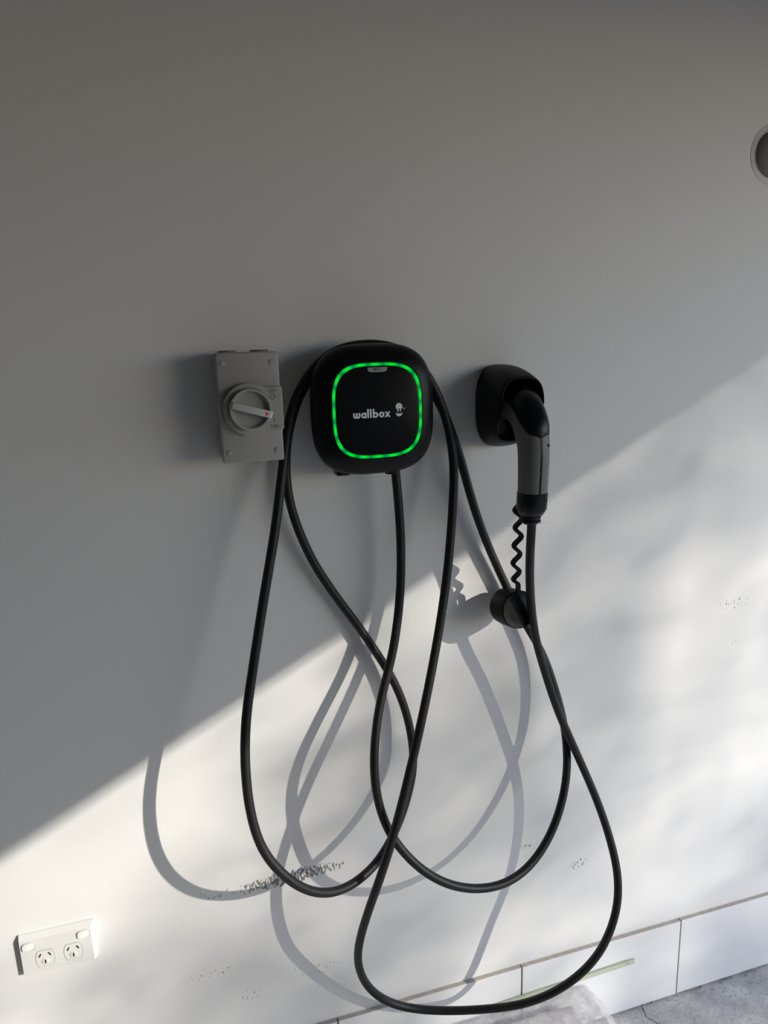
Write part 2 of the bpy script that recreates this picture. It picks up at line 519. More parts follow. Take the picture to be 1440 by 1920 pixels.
# touch panel inside the ring
rings = [[(x, -d, z) for x, z in superellipse(0.0664 * s, 0.0676 * s, 3.35, K, CX, CZ)] for d, s in ((0.0900, 0.997), (0.0960, 0.997), (0.0968, 0.985), (0.0972, 0.95))]
V, F = loft(rings)
panel = ch_part(pydata('touch_panel', V, F, M['panel'], ch, 30))
PY = -0.0972
# small grey tab with MAX
tab = []
for a in range(0, 181, 15):
    t = math.radians(180 + a)
    tab.append((CX + 0.0008 + 0.0155 * math.copysign(abs(math.cos(t)) ** 0.45, math.cos(t)), CZ + 0.0652 + 0.0072 * math.copysign(abs(math.sin(t)) ** 0.6, math.sin(t))))
tb = prism('max_tab', tab, PY, PY - 0.0003, M['tab_grey'], panel); ch_part(tb)
ch_part(text_mesh('max_lettering', 'MAX', 0.0062, (CX + 0.0008, PY - 0.0004, CZ + 0.0622), M['print_dark'], panel, 0.0001, 0.00006))

def glyphs():
    """the word wallbox and the plug emblem, drawn in units, as lists of outlines"""
    out = []
    def rect(x0, y0, x1, y1): out.append([(x0, y0), (x1, y0), (x1, y1), (x0, y1)])
    def poly(p): out.append(p)
    def arc(cx, cy, ro_, ri_, a0, a1, n=22):
        for i in range(n):
            t0 = math.radians(a0 + (a1 - a0) * i / n); t1 = math.radians(a0 + (a1 - a0) * (i + 1) / n)
            out.append([(cx + ro_ * math.cos(t0), cy + ro_ * math.sin(t0)), (cx + ro_ * math.cos(t1), cy + ro_ * math.sin(t1)),
                        (cx + ri_ * math.cos(t1), cy + ri_ * math.sin(t1)), (cx + ri_ * math.cos(t0), cy + ri_ * math.sin(t0))])
    xh, asc = 104, 168
    # w
    for c in (43.5, 96.5): arc(c, 43.5, 43.5, 11, 180, 360, 12)
    rect(0, 43, 32.5, xh); rect(54, 43, 86, xh - 2); rect(107.5, 43, 140, xh)
    # a
    arc(207, 52, 53, 21, 0, 360); rect(228, 0, 260, xh)
    # l l
    rect(276, 0, 309, asc); rect(330, 0, 363, asc)
    # b
    rect(386, 0, 418, asc); arc(440, 52, 53, 21, 0, 360)
    # o
    arc(560, 52, 54, 21, 0, 360)
    # x
    poly([(618, 0), (657, 0), (735, 104), (696, 104)]); poly([(696, 0), (738, 0), (660, 104), (619, 104)])
    word = out[:]; out.clear()
    # emblem: dome, two prongs, bowl
    cx = 912
    p = [(cx + 66 * math.cos(math.radians(a)), 190 + 64 * math.sin(math.radians(a))) for a in range(0, 181, 12)]
    poly(p + [(cx - 66, 150), (cx + 66, 150)])
    rect(cx - 36, 92, cx - 14, 151); rect(cx + 14, 92, cx + 36, 151)
    for s in (-1, 1):
        q = [(cx, 58), (cx + s * 20, 52), (cx + s * 42, 56), (cx + s * 64, 70)]
        q += [(cx + s * 64 * math.cos(math.radians(a)), 62 - 62 * math.sin(math.radians(a))) for a in range(10, 91, 10)]
        poly(q if s < 0 else q)
    return word, out[:]
def flat_marks(name, polys, ox, oz, sc, y, mat, parent):
    V, F = [], []
    for g, p in enumerate(polys):
        n = len(V); k = len(p); th = 0.00022 + 0.000012 * (g % 9)
        V += [(ox + u * sc, y, oz + v * sc) for u, v in p] + [(ox + u * sc, y - th, oz + v * sc) for u, v in p]
        F.append(tuple(range(n, n + k))); F.append(tuple(range(n + 2 * k - 1, n + k - 1, -1)))
        for i in range(k): F.append((n + i, n + (i + 1) % k, n + k + (i + 1) % k, n + k + i))
    return pydata(name, V, F, mat, parent)
word, emblem = glyphs()
SC = 0.0585 / 735
OX, OZ = CX - 0.0395, CZ - 0.0098
ch_part(flat_marks('wallbox_lettering', word, OX, OZ, SC, PY, M['print_white'], panel))
ch_part(flat_marks('plug_emblem', emblem, OX, OZ, SC, PY, M['print_white'], panel))
ch_part(text_mesh('trademark_lettering', 'TM', 0.0027, (OX + 1012 * SC, PY - 0.0002, OZ + 146 * SC), M['print_white'], panel, 0.0001, 0.00005))
# cable gland and mounting lug below
ch_part(cyl('cable_gland', (0.3275, -0.052, 1.318), (0.0, 0, -1), 0.0105, 0.022, M['black'], ch, 24, 0.002))
ch_part(box('mounting_lug', (0.2405, -0.040, 1.296), (0.262, -0.012, 1.335), M['black'], ch, 0.002))

# charging cable: from the gland, twice round the housing, loops, then up to the connector
CABLE = [(0.3348,-0.0520,1.3039),(0.3360,-0.0519,1.2859),(0.3373,-0.0517,1.2679),(0.3386,-0.0513,1.2498),(0.3397,-0.0508,1.2318),(0.3406,-0.0503,1.2137),(0.3412,-0.0500,1.1957),(0.3414,-0.0500,1.1776),(0.3412,-0.0501,1.1595),(0.3407,-0.0503,1.1414),(0.3399,-0.0505,1.1234),(0.3387,-0.0509,1.1053),(0.3370,-0.0514,1.0873),(0.3349,-0.0520,1.0694),(0.3323,-0.0531,1.0515),(0.3290,-0.0547,1.0338),(0.3252,-0.0568,1.0163),(0.3207,-0.0595,0.9990),(0.3155,-0.0625,0.9819),(0.3096,-0.0659,0.9652),(0.3033,-0.0696,0.9486),(0.2968,-0.0737,0.9323),(0.2906,-0.0782,0.9159),(0.2848,-0.0832,0.8995),(0.2796,-0.0886,0.8830),(0.2751,-0.0942,0.8665),(0.2712,-0.0996,0.8496),(0.2682,-0.1045,0.8325),(0.2661,-0.1088,0.8151),(0.2652,-0.1125,0.7974),(0.2654,-0.1157,0.7796),(0.2669,-0.1184,0.7618),(0.2695,-0.1208,0.7441),(0.2734,-0.1231,0.7266),(0.2785,-0.1256,0.7094),(0.2850,-0.1285,0.6928),(0.2929,-0.1320,0.6769),(0.3021,-0.1360,0.6619),(0.3124,-0.1400,0.6475),(0.3237,-0.1434,0.6338),(0.3359,-0.1462,0.6208),(0.3490,-0.1482,0.6085),(0.3630,-0.1498,0.5972),(0.3778,-0.1509,0.5869),(0.3935,-0.1516,0.5779),(0.4098,-0.1517,0.5701),(0.4266,-0.1514,0.5636),(0.4440,-0.1505,0.5586),(0.4616,-0.1490,0.5549),(0.4794,-0.1465,0.5527),(0.4971,-0.1430,0.5520),(0.5146,-0.1386,0.5529),(0.5317,-0.1336,0.5559),(0.5482,-0.1284,0.5612),(0.5637,-0.1230,0.5688),(0.5781,-0.1178,0.5784),(0.5912,-0.1126,0.5896),(0.6031,-0.1077,0.6023),(0.6137,-0.1029,0.6162),(0.6229,-0.0984,0.6310),(0.6310,-0.0938,0.6465),(0.6380,-0.0893,0.6626),(0.6439,-0.0846,0.6790),(0.6487,-0.0799,0.6958),(0.6524,-0.0750,0.7128),(0.6549,-0.0699,0.7300),(0.6564,-0.0648,0.7472),(0.6569,-0.0597,0.7646),(0.6563,-0.0548,0.7820),(0.6547,-0.0501,0.7994),(0.6521,-0.0458,0.8167),(0.6489,-0.0418,0.8341),(0.6450,-0.0382,0.8514),(0.6407,-0.0350,0.8686),(0.6358,-0.0322,0.8858),(0.6304,-0.0297,0.9029),(0.6241,-0.0275,0.9197),(0.6169,-0.0254,0.9361),(0.6089,-0.0235,0.9522),(0.6003,-0.0219,0.9680),(0.5916,-0.0204,0.9838),(0.5832,-0.0192,0.9998),(0.5751,-0.0181,1.0160),(0.5672,-0.0173,1.0322),(0.5594,-0.0167,1.0485),(0.5517,-0.0164,1.0648),(0.5439,-0.0164,1.0812),(0.5362,-0.0167,1.0975),(0.5287,-0.0173,1.1139),(0.5212,-0.0179,1.1304),(0.5140,-0.0185,1.1470),(0.5070,-0.0192,1.1636),(0.5004,-0.0198,1.1804),(0.4941,-0.0204,1.1974),(0.4882,-0.0209,1.2145),(0.4826,-0.0215,1.2317),(0.4772,-0.0221,1.2489),(0.4720,-0.0229,1.2662),(0.4669,-0.0237,1.2835),(0.4617,-0.0245,1.3008),(0.4560,-0.0253,1.3180),(0.4500,-0.0261,1.3350),(0.4437,-0.0268,1.3520),(0.4371,-0.0274,1.3688),(0.4300,-0.0277,1.3854),(0.4222,-0.0277,1.4017),(0.4136,-0.0275,1.4176),(0.4041,-0.0272,1.4330),(0.3937,-0.0268,1.4478),(0.3821,-0.0264,1.4616),(0.3687,-0.0262,1.4737),(0.3533,-0.0260,1.4832),(0.3365,-0.0260,1.4896),(0.3188,-0.0260,1.4933),(0.3007,-0.0260,1.4944),(0.2827,-0.0260,1.4933),(0.2650,-0.0260,1.4897),(0.2480,-0.0260,1.4835),(0.2323,-0.0260,1.4746),(0.2182,-0.0260,1.4634),(0.2058,-0.0260,1.4502),(0.1952,-0.0260,1.4356),(0.1864,-0.0260,1.4198),(0.1793,-0.0260,1.4032),(0.1735,-0.0258,1.3861),(0.1687,-0.0255,1.3686),(0.1650,-0.0250,1.3509),(0.1626,-0.0245,1.3330),(0.1614,-0.0240,1.3150),(0.1613,-0.0236,1.2969),(0.1621,-0.0232,1.2789),(0.1642,-0.0229,1.2609),(0.1674,-0.0225,1.2431),(0.1716,-0.0220,1.2255),(0.1766,-0.0213,1.2082),(0.1824,-0.0203,1.1911),(0.1887,-0.0193,1.1742),(0.1957,-0.0183,1.1575),(0.2033,-0.0175,1.1411),(0.2116,-0.0168,1.1250),(0.2203,-0.0164,1.1092),(0.2293,-0.0160,1.0936),(0.2387,-0.0159,1.0781),(0.2482,-0.0158,1.0627),(0.2577,-0.0159,1.0474),(0.2672,-0.0162,1.0320),(0.2765,-0.0165,1.0165),(0.2857,-0.0170,1.0009),(0.2946,-0.0177,0.9852),(0.3033,-0.0185,0.9693),(0.3118,-0.0196,0.9534),(0.3199,-0.0209,0.9373),(0.3274,-0.0223,0.9209),(0.3343,-0.0239,0.9042),(0.3402,-0.0256,0.8873),(0.3453,-0.0275,0.8700),(0.3496,-0.0294,0.8526),(0.3530,-0.0313,0.8349),(0.3556,-0.0332,0.8171),(0.3573,-0.0352,0.7992),(0.3580,-0.0373,0.7813),(0.3571,-0.0398,0.7634),(0.3546,-0.0429,0.7458),(0.3502,-0.0466,0.7286),(0.3442,-0.0508,0.7121),(0.3371,-0.0557,0.6962),(0.3289,-0.0610,0.6810),(0.3198,-0.0666,0.6665),(0.3097,-0.0726,0.6527),(0.2986,-0.0790,0.6399),(0.2864,-0.0857,0.6285),(0.2728,-0.0928,0.6188),(0.2580,-0.1002,0.6115),(0.2423,-0.1077,0.6067),(0.2261,-0.1154,0.6045),(0.2098,-0.1231,0.6050),(0.1937,-0.1307,0.6082),(0.1781,-0.1378,0.6139),(0.1630,-0.1439,0.6218),(0.1486,-0.1490,0.6314),(0.1349,-0.1528,0.6426),(0.1221,-0.1554,0.6551),(0.1102,-0.1568,0.6686),(0.0991,-0.1571,0.6828),(0.0887,-0.1563,0.6977),(0.0795,-0.1548,0.7131),(0.0718,-0.1531,0.7294),(0.0657,-0.1514,0.7463),(0.0613,-0.1498,0.7638),(0.0581,-0.1481,0.7815),(0.0559,-0.1464,0.7993),(0.0544,-0.1444,0.8173),(0.0537,-0.1421,0.8352),(0.0537,-0.1393,0.8530),(0.0541,-0.1362,0.8709),(0.0552,-0.1328,0.8886),(0.0568,-0.1293,0.9062),(0.0590,-0.1258,0.9239),(0.0617,-0.1224,0.9414),(0.0650,-0.1189,0.9588),(0.0688,-0.1156,0.9762),(0.0729,-0.1123,0.9935),(0.0772,-0.1091,1.0108),(0.0814,-0.1063,1.0281),(0.0856,-0.1036,1.0455),(0.0898,-0.1012,1.0629),(0.0939,-0.0989,1.0804),(0.0982,-0.0966,1.0978),(0.1025,-0.0943,1.1152),(0.1068,-0.0920,1.1326),(0.1113,-0.0896,1.1500),(0.1158,-0.0868,1.1673),(0.1203,-0.0837,1.1845),(0.1249,-0.0802,1.2016),(0.1294,-0.0763,1.2187),(0.1337,-0.0722,1.2358),(0.1377,-0.0678,1.2528),(0.1417,-0.0631,1.2699),(0.1455,-0.0583,1.2869),(0.1495,-0.0534,1.3038),(0.1534,-0.0488,1.3209),(0.1573,-0.0454,1.3382),(0.1611,-0.0433,1.3557),(0.1651,-0.0424,1.3733),(0.1696,-0.0421,1.3908),(0.1752,-0.0420,1.4080),(0.1823,-0.0420,1.4246),(0.1911,-0.0420,1.4404),(0.2014,-0.0421,1.4553),(0.2133,-0.0423,1.4689),(0.2269,-0.0426,1.4807),(0.2425,-0.0429,1.4900),(0.2594,-0.0430,1.4962),(0.2771,-0.0430,1.4997),(0.2951,-0.0430,1.5010),(0.3132,-0.0430,1.5003),(0.3310,-0.0430,1.4973),(0.3482,-0.0430,1.4917),(0.3640,-0.0432,1.4831),(0.3778,-0.0434,1.4714),(0.3895,-0.0439,1.4577),(0.3994,-0.0446,1.4425),(0.4078,-0.0454,1.4265),(0.4149,-0.0464,1.4100),(0.4209,-0.0478,1.3930),(0.4257,-0.0494,1.3756),(0.4294,-0.0513,1.3580),(0.4319,-0.0534,1.3402),(0.4334,-0.0558,1.3224),(0.4338,-0.0584,1.3045),(0.4330,-0.0612,1.2866),(0.4315,-0.0640,1.2689),(0.4294,-0.0668,1.2511),(0.4272,-0.0695,1.2334),(0.4248,-0.0719,1.2156),(0.4223,-0.0741,1.1978),(0.4198,-0.0761,1.1800),(0.4172,-0.0779,1.1622),(0.4145,-0.0797,1.1444),(0.4116,-0.0813,1.1267),(0.4085,-0.0829,1.1089),(0.4051,-0.0844,1.0912),(0.4017,-0.0858,1.0735),(0.3980,-0.0874,1.0559),(0.3940,-0.0892,1.0383),(0.3898,-0.0914,1.0209),(0.3852,-0.0941,1.0036),(0.3803,-0.0973,0.9865),(0.3752,-0.1008,0.9695),(0.3698,-0.1046,0.9527),(0.3643,-0.1086,0.9359),(0.3587,-0.1125,0.9192),(0.3530,-0.1164,0.9025),(0.3472,-0.1202,0.8858),(0.3413,-0.1241,0.8691),(0.3353,-0.1278,0.8525),(0.3293,-0.1314,0.8358),(0.3233,-0.1347,0.8191),(0.3174,-0.1377,0.8022),(0.3116,-0.1403,0.7853),(0.3059,-0.1427,0.7683),(0.3001,-0.1446,0.7513),(0.2945,-0.1461,0.7342),(0.2888,-0.1472,0.7171),(0.2832,-0.1478,0.6999),(0.2776,-0.1480,0.6827),(0.2721,-0.1477,0.6655),(0.2667,-0.1468,0.6482),(0.2614,-0.1453,0.6310),(0.2564,-0.1430,0.6138),(0.2515,-0.1401,0.5966),(0.2469,-0.1366,0.5795),(0.2427,-0.1327,0.5623),(0.2388,-0.1285,0.5452),(0.2353,-0.1241,0.5280),(0.2322,-0.1193,0.5108),(0.2296,-0.1144,0.4936),(0.2276,-0.1092,0.4764),(0.2263,-0.1037,0.4593),(0.2260,-0.0980,0.4421),(0.2265,-0.0920,0.4250),(0.2280,-0.0861,0.4080),(0.2304,-0.0803,0.3911),(0.2337,-0.0747,0.3742),(0.2378,-0.0694,0.3574),(0.2430,-0.0644,0.3408),(0.2492,-0.0598,0.3245),(0.2565,-0.0556,0.3085),(0.2650,-0.0519,0.2930),(0.2750,-0.0489,0.2782),(0.2864,-0.0468,0.2644),(0.2996,-0.0458,0.2520),(0.3142,-0.0460,0.2414),(0.3301,-0.0475,0.2330),(0.3468,-0.0503,0.2268),(0.3640,-0.0541,0.2225),(0.3813,-0.0585,0.2197),(0.3987,-0.0633,0.2181),(0.4160,-0.0685,0.2175),(0.4332,-0.0738,0.2176),(0.4505,-0.0793,0.2184),(0.4677,-0.0847,0.2195),(0.4849,-0.0901,0.2210),(0.5020,-0.0955,0.2229),(0.5191,-0.1008,0.2255),(0.5360,-0.1062,0.2291),(0.5525,-0.1116,0.2341),(0.5685,-0.1169,0.2405),(0.5840,-0.1222,0.2483),(0.5987,-0.1274,0.2574),(0.6126,-0.1325,0.2678),(0.6256,-0.1375,0.2793),(0.6378,-0.1422,0.2918),(0.6491,-0.1467,0.3052),(0.6596,-0.1509,0.3193),(0.6692,-0.1546,0.3341),(0.6781,-0.1577,0.3496),(0.6863,-0.1600,0.3655),(0.6937,-0.1613,0.3819),(0.7006,-0.1618,0.3986),(0.7070,-0.1613,0.4155),(0.7129,-0.1597,0.4326),(0.7180,-0.1570,0.4497),(0.7220,-0.1534,0.4670),(0.7247,-0.1489,0.4843),(0.7261,-0.1439,0.5016),(0.7262,-0.1385,0.5188),(0.7252,-0.1329,0.5360),(0.7233,-0.1273,0.5531),(0.7207,-0.1218,0.5701),(0.7175,-0.1165,0.5871),(0.7137,-0.1115,0.6040),(0.7094,-0.1067,0.6209),(0.7046,-0.1022,0.6378),(0.6993,-0.0982,0.6546),(0.6935,-0.0945,0.6713),(0.6874,-0.0913,0.6880),(0.6810,-0.0885,0.7047),(0.6744,-0.0860,0.7213),(0.6676,-0.0838,0.7380),(0.6608,-0.0819,0.7546),(0.6538,-0.0804,0.7712),(0.6468,-0.0791,0.7879),(0.6399,-0.0782,0.8045),(0.6331,-0.0776,0.8213),(0.6265,-0.0772,0.8381),(0.6203,-0.0772,0.8551),(0.6142,-0.0774,0.8721),(0.6083,-0.0778,0.8892),(0.6025,-0.0785,0.9063),(0.5966,-0.0794,0.9234),(0.5907,-0.0808,0.9404),(0.5849,-0.0824,0.9575),(0.5794,-0.0844,0.9746),(0.5744,-0.0864,0.9918),(0.5702,-0.0883,1.0093),(0.5665,-0.0901,1.0269),(0.5634,-0.0918,1.0447),(0.5607,-0.0936,1.0625),(0.5583,-0.0956,1.0803),(0.5562,-0.0979,1.0981),(0.5543,-0.1005,1.1159),(0.5526,-0.1036,1.1336),(0.5510,-0.1070,1.1513),(0.5495,-0.1108,1.1689),(0.5481,-0.1149,1.1865),(0.5466,-0.1190,1.2040),(0.5453,-0.1230,1.2216)]
V, F = tube(catmull(CABLE, 2), 0.0075, 16)
cable = pydata('charging_cable', V, F, M['rubber'], None, 60)
tag(cable, 'long black rubber charging cable hanging in loops from the charger', 'cable')

# ------------------------------------------------------------------ connector holster
DX, DZ = 0.5420, 1.3910
dock = empty('connector_holster', (DX, 0, DZ))
tag(dock, 'black rounded wall holster that holds the charging connector', 'holster')
def dk(o): return local(o, dock)
K = 64
def dock_ring(t, inset=0.0, n=2.7, depth=None):
    hw = 0.0435 - 0.0045 * t ** 1.6 - inset
    top = 1.4620 - 0.0200 * t ** 2.2 - inset
    bot = 1.3205 + 0.0130 * t ** 1.8 + inset
    cz, hh = (top + bot) / 2, (top - bot) / 2
    out = []
    for x, z in superellipse(hw, hh, n + 0.5 * t, K, DX, cz):
        k = (z - bot) / (top - bot)
        dmax = 0.055 + 0.038 * min(1.0, max(0.0, k * 1.6)) ** 0.8
        d = (dmax * t) if depth is None else depth
        out.append((x, -d, z))
    return out
rings = [dock_ring(t) for t in (0, .12, .25, .4, .55, .7, .82, .92, .98)]
rings += [[(x, y - 0.0002, z) for x, y, z in dock_ring(1.0, 0.0008)], [(x, y, z) for x, y, z in dock_ring(1.0, 0.0022)],
          [(x, y * 0.86, z) for x, y, z in dock_ring(1.0, 0.0042)], [(x, y * 0.5, z) for x, y, z in dock_ring(1.0, 0.007)], dock_ring(1.0, 0.010, depth=0.022)]
V, F = loft(rings)
dk(pydata('housing', V, F, M['dock'], dock, 40))
dk(cyl('socket_collar', (DX + 0.001, -0.020, 1.392), (0, -1, 0), 0.0220, 0.018, M['dock'], dock, 32, 0.003))
dk(box('latch', (DX - 0.010, -0.046, 1.4255), (DX + 0.006, -0.040, 1.4295), M['grip'], dock, 0.001))

# ------------------------------------------------------------------ connector (handle) resting in the holster
GX = 0.5425
con = empty('charging_connector', (GX, -0.12, 1.21))
tag(con, 'grey and black charging connector handle plugged into the holster', 'connector')
def cn(o): return local(o, con)
spine = catmull([(GX, -0.040, 1.398), (GX, -0.066, 1.398), (GX, -0.094, 1.390), (GX, -0.117, 1.367), (GX, -0.128, 1.335), (GX, -0.1295, 1.300), (GX, -0.1280, 1.268), (GX, -0.1260, 1.245)], 8)
def section(p, t, hw, hd, n, k=48, out=0.0):
    """cross-section square to the spine; side = X, face = away from the inside of the bend"""
    side = Vector((1, 0, 0)); face = side.cross(t).normalized()
    if face.y > 0: face = -face
    if t.z > -0.2 and face.z < 0: face = -face
    return [p + side * u + face * v for u, v in superellipse(hw + out, hd + out, n, k)], face
def width(s):                    # s from 0 (in the holster) to 1 (collar)
    pts_ = [(0, .0250, .0270), (.25, .0255, .0300), (.45, .0248, .0310), (.6, .0232, .0265), (.8, .0224, .0245), (1, .0222, .0240)]
    for a, b in zip(pts_[:-1], pts_[1:]):
        if a[0] <= s <= b[0]:
            f = (s - a[0]) / (b[0] - a[0]); f = f * f * (3 - 2 * f)
            return a[1] + (b[1] - a[1]) * f, a[2] + (b[2] - a[2]) * f
fr = frames(spine)
NS = len(spine)
rings = []
for i, p in enumerate(spine):
    hw, hd = width(i / (NS - 1)); rings.append(section(p, fr[i][0], hw, hd, 2.4)[0])
V, F = loft(rings)
cn(pydata('grip', V, F, M['grip'], con, 50))
# black cap over the outer side of the bend
K = 48
V, F = [], []
i1 = int(NS * 0.53)
rows = []
for i in range(0, i1 + 1):
    hw, hd = width(i / (NS - 1))
    s = i / i1
    half = 78 if s < 0.6 else 78 * math.sqrt(max(0.0, 1 - ((s - 0.6) / 0.4) ** 2.6))
    half = max(half, 2.0)
    row = []
    for j in range(25):
        a = math.radians(90 + half * (j / 12 - 1))
        c, sn = math.cos(a), math.sin(a); n = 2.4
        t = fr[i][0]
        sec, face = section(spine[i], t, hw, hd, 2.4)
        edge = 1 - (abs(j / 12 - 1)) ** 6
        lift = 0.0004 + (0.0016 * edge + 0.0016 * max(0.0, 1 - 1.6 * abs(j / 12 - 1))) * (1 - s ** 8)
        u = (hw + lift) * math.copysign(abs(c) ** (2 / n), c); v = (hd + lift) * math.copysign(abs(sn) ** (2 / n), sn)
        row.append(spine[i] + Vector((1, 0, 0)) * u + face * v)
    rows.append(row)
inner = [[(q - spine[i]) * 0.93 + spine[i] for q in row] for i, row in enumerate(rows)]
nr, nc = len(rows), 25
V = [q for r_ in rows for q in r_] + [q for r_ in inner for q in r_]
off = nr * nc
for i in range(nr - 1):
    for j in range(nc - 1):
        a = i * nc + j
        F.append((a, a + 1, a + nc + 1, a + nc)); F.append((off + a, off + a + nc, off + a + nc + 1, off + a + 1))
for i in range(nr - 1):
    for j in (0, nc - 1):
        a = i * nc + j; F.append((a, a + nc, off + a + nc, off + a))
for j in range(nc - 1):
    for i in (0, nr - 1):
        a = i * nc + j; F.append((a, a + 1, off + a + 1, off + a))
cap_o = cn(pydata('front_cap', V, F, M['blueblack'], con, 45))
cap_o['label'] = 'glossy black cap over the bend of the handle'
# seam strip down the middle of the grip
sp = []
for i in range(i1 - 1, NS):
    hw, hd = width(i / (NS - 1)); f_ = section(spine[i], fr[i][0], hw, hd, 2.4)[1]
    sp.append((spine[i] + f_ * hd, f_))
V, F = [], []
for i, (q, f_) in enumerate(sp):
    for u, v in ((-0.0017, -0.003), (-0.0017, 0.0003), (0.0017, 0.0003), (0.0017, -0.003)): V.append(q + Vector((u, 0, 0)) + f_ * v)
    if i:
        for a in range(4): b = (a + 1) % 4; F.append((4 * i - 4 + a, 4 * i - 4 + b, 4 * i + b, 4 * i + a))
F.append((0, 1, 2, 3)); n = len(V) - 4; F.append((n + 3, n + 2, n + 1, n))
cn(pydata('seam_strip', V, F, M['blueblack'], con))
# screw heads sunk in the grip
def on_grip(z, u):
    i = min(range(NS), key=lambda k: abs(spine[k].z - z) + (1 if spine[k].y > -0.11 else 0))
    hw, hd = width(i / (NS - 1))
    return Vector((GX + u, spine[i].y - hd * (1 - (abs(u) / hw) ** 2.4) ** (1 / 2.4), z))
for z in (1.338, 1.2495):
    c_ = on_grip(z, 0.0135); ax_ = Vector((0.5, -1, 0)).normalized()
    cn(cyl('screw', c_ - ax_ * 0.003, ax_, 0.0027, 0.0040, M['blueblack'], con, 16))
# rubber backing with ribs along the rear edge of the grip
cn(box('rear_strip', (GX - 0.0125, -0.1100, 1.250), (GX + 0.0125, -0.0985, 1.336), M['rubber'], con, 0.003))
for i in range(17):
    z = 1.252 + i * 0.0048
    cn(box('grip_rib', (GX - 0.0115, -0.1000, z), (GX + 0.0115, -0.0968, z + 0.0030), M['rubber'], con, 0.0008, 1))
# collar, ribbed strain relief
def round_loft(name, rows_, mat, n=2.0):
    rings = [[(x, cy + y, z) for x, y in superellipse(rx, ry, n, 48, GX, 0)] for z, rx, ry, cy in rows_]
    V, F = loft(rings); return cn(pydata(name, V, F, mat, con, 40))
round_loft('collar', [(1.2610, .0224, .0243, -.1275), (1.2602, .0232, .0251, -.1275), (1.2480, .0232, .0251, -.1262), (1.2330, .0230, .0246, -.1250), (1.2270, .0200, .0212, -.1245), (1.2225, .0178, .0184, -.1240)], M['blueblack'], 2.4)
for z in (1.2205, 1.2140):
    round_loft('relief_rib', [(z, .0148, .0148, -.1235), (z - .0008, .0164, .0164, -.1235), (z - .0036, .0162, .0162, -.1235), (z - .0044, .0148, .0148, -.1235)], M['rubber'])
round_loft('strain_relief', [(1.2235, .0140, .0140, -.1238), (1.2090, .0135, .0135, -.1228), (1.2070, .0118, .0118, -.1224)], M['rubber'])

# ------------------------------------------------------------------ dust cap on its wavy strap
cap_c0 = Vector((0.5435, -0.031, 1.0330)); cap_c1 = Vector((0.5468, -0.0800, 1.0413))
ax = (cap_c1 - cap_c0).normalized(); clen = (cap_c1 - cap_c0).length
dc = empty('dust_cap', (0.5455, -0.055, 1.037))
tag(dc, 'round black rubber dust cap hanging from a wavy strap below the connector', 'dust cap')
def dcl(o): return local(o, dc)
q = ax.to_track_quat('Z', 'Y')
rings = []
for r_, h in ((0.0315, 0.0), (0.0330, 0.0012), (0.0338, 0.010), (0.0338, clen - 0.003), (0.0333, clen - 0.0010), (0.0322, clen), (0.0310, clen - 0.0006), (0.020, clen - 0.0004)):
    rings.append([cap_c0 + q @ Vector((r_ * math.cos(2 * math.pi * a / 56), r_ * math.sin(2 * math.pi * a / 56), h)) for a in range(56)])
V, F = loft(rings)
dcl(pydata('cap_body', V, F, M['dustcap'], dc, 50))
# strap
path = []
STRAP = catmull([(0.5485, -0.0700, 1.0720), (0.5475, -0.0705, 1.0860), (0.5430, -0.0720, 1.0980), (0.5405, -0.0780, 1.1370), (0.5385, -0.0880, 1.1917), (0.5330, -0.0975, 1.2300), (0.5310, -0.1030, 1.2460)], 24)
NP = len(STRAP) - 1
acc = [0.0]
for a_, b_ in zip(STRAP[:-1], STRAP[1:]): acc.append(acc[-1] + (b_ - a_).length)
for p_, l_ in zip(STRAP, acc):
    amp = 0.0062 * min(1, max(0, (l_ - 0.010) / 0.016)) * min(1, max(0, (acc[-1] - l_) / 0.010))
    path.append(p_ + Vector((-amp * math.sin((l_ - 0.014) / 0.0335 * 2 * math.pi), 0, 0)))
fs = frames(path)
V, F = [], []
for p, (t, _, _) in zip(path, fs):
    wv = Vector((0, 1, 0)); wv = (wv - t * wv.dot(t)).normalized(); th = t.cross(wv)
    for u, v in ((-.0040, -.0030), (.0040, -.0030), (.0040, .0030), (-.0040, .0030)): V.append(p + wv * u + th * v)
for i in range(NP):
    for a in range(4): b = (a + 1) % 4; F.append((4 * i + a, 4 * i + b, 4 * i + 4 + b, 4 * i + 4 + a))
F.append((0, 1, 2, 3)); n = 4 * NP; F.append((n + 3, n + 2, n + 1, n))
dcl(pydata('wavy_strap', V, F, M['dustcap'], dc, 40))

# ------------------------------------------------------------------ isolator switch
IX0, IX1, IZ0, IZ1 = 0.0622, 0.1537, 1.3335, 1.4952
ICX, ICZ = (IX0 + IX1) / 2, (IZ0 + IZ1) / 2
iso = empty('isolator_switch', (ICX, 0, ICZ))
tag(iso, 'grey weatherproof isolator switch box with a rotary lever left of the charger', 'isolator')
def il(o): return local(o, iso)
il(box('base_box', (IX0 + 0.001, -0.050, IZ0 + 0.001), (IX1 - 0.0035, 0.0, IZ1 - 0.001), M['iso'], iso, 0.003))
il(box('lid', (IX0, -0.070, IZ0), (IX1, -0.0505, IZ1), M['iso'], iso, 0.0032, 3))
for x in (ICX - 0.0255, ICX + 0.0225):
    il(cyl('conduit_plug', (x, -0.034, IZ1 - 0.0015), (0, 0, 1), 0.0140, 0.0042, M['iso_dark'], iso, 28, 0.0008))
for x in (ICX - 0.020, ICX + 0.020):
    il(cyl('conduit_plug', (x, -0.034, IZ0 + 0.0015), (0, 0, -1), 0.0140, 0.0030, M['iso_dark'], iso, 28, 0.0008))
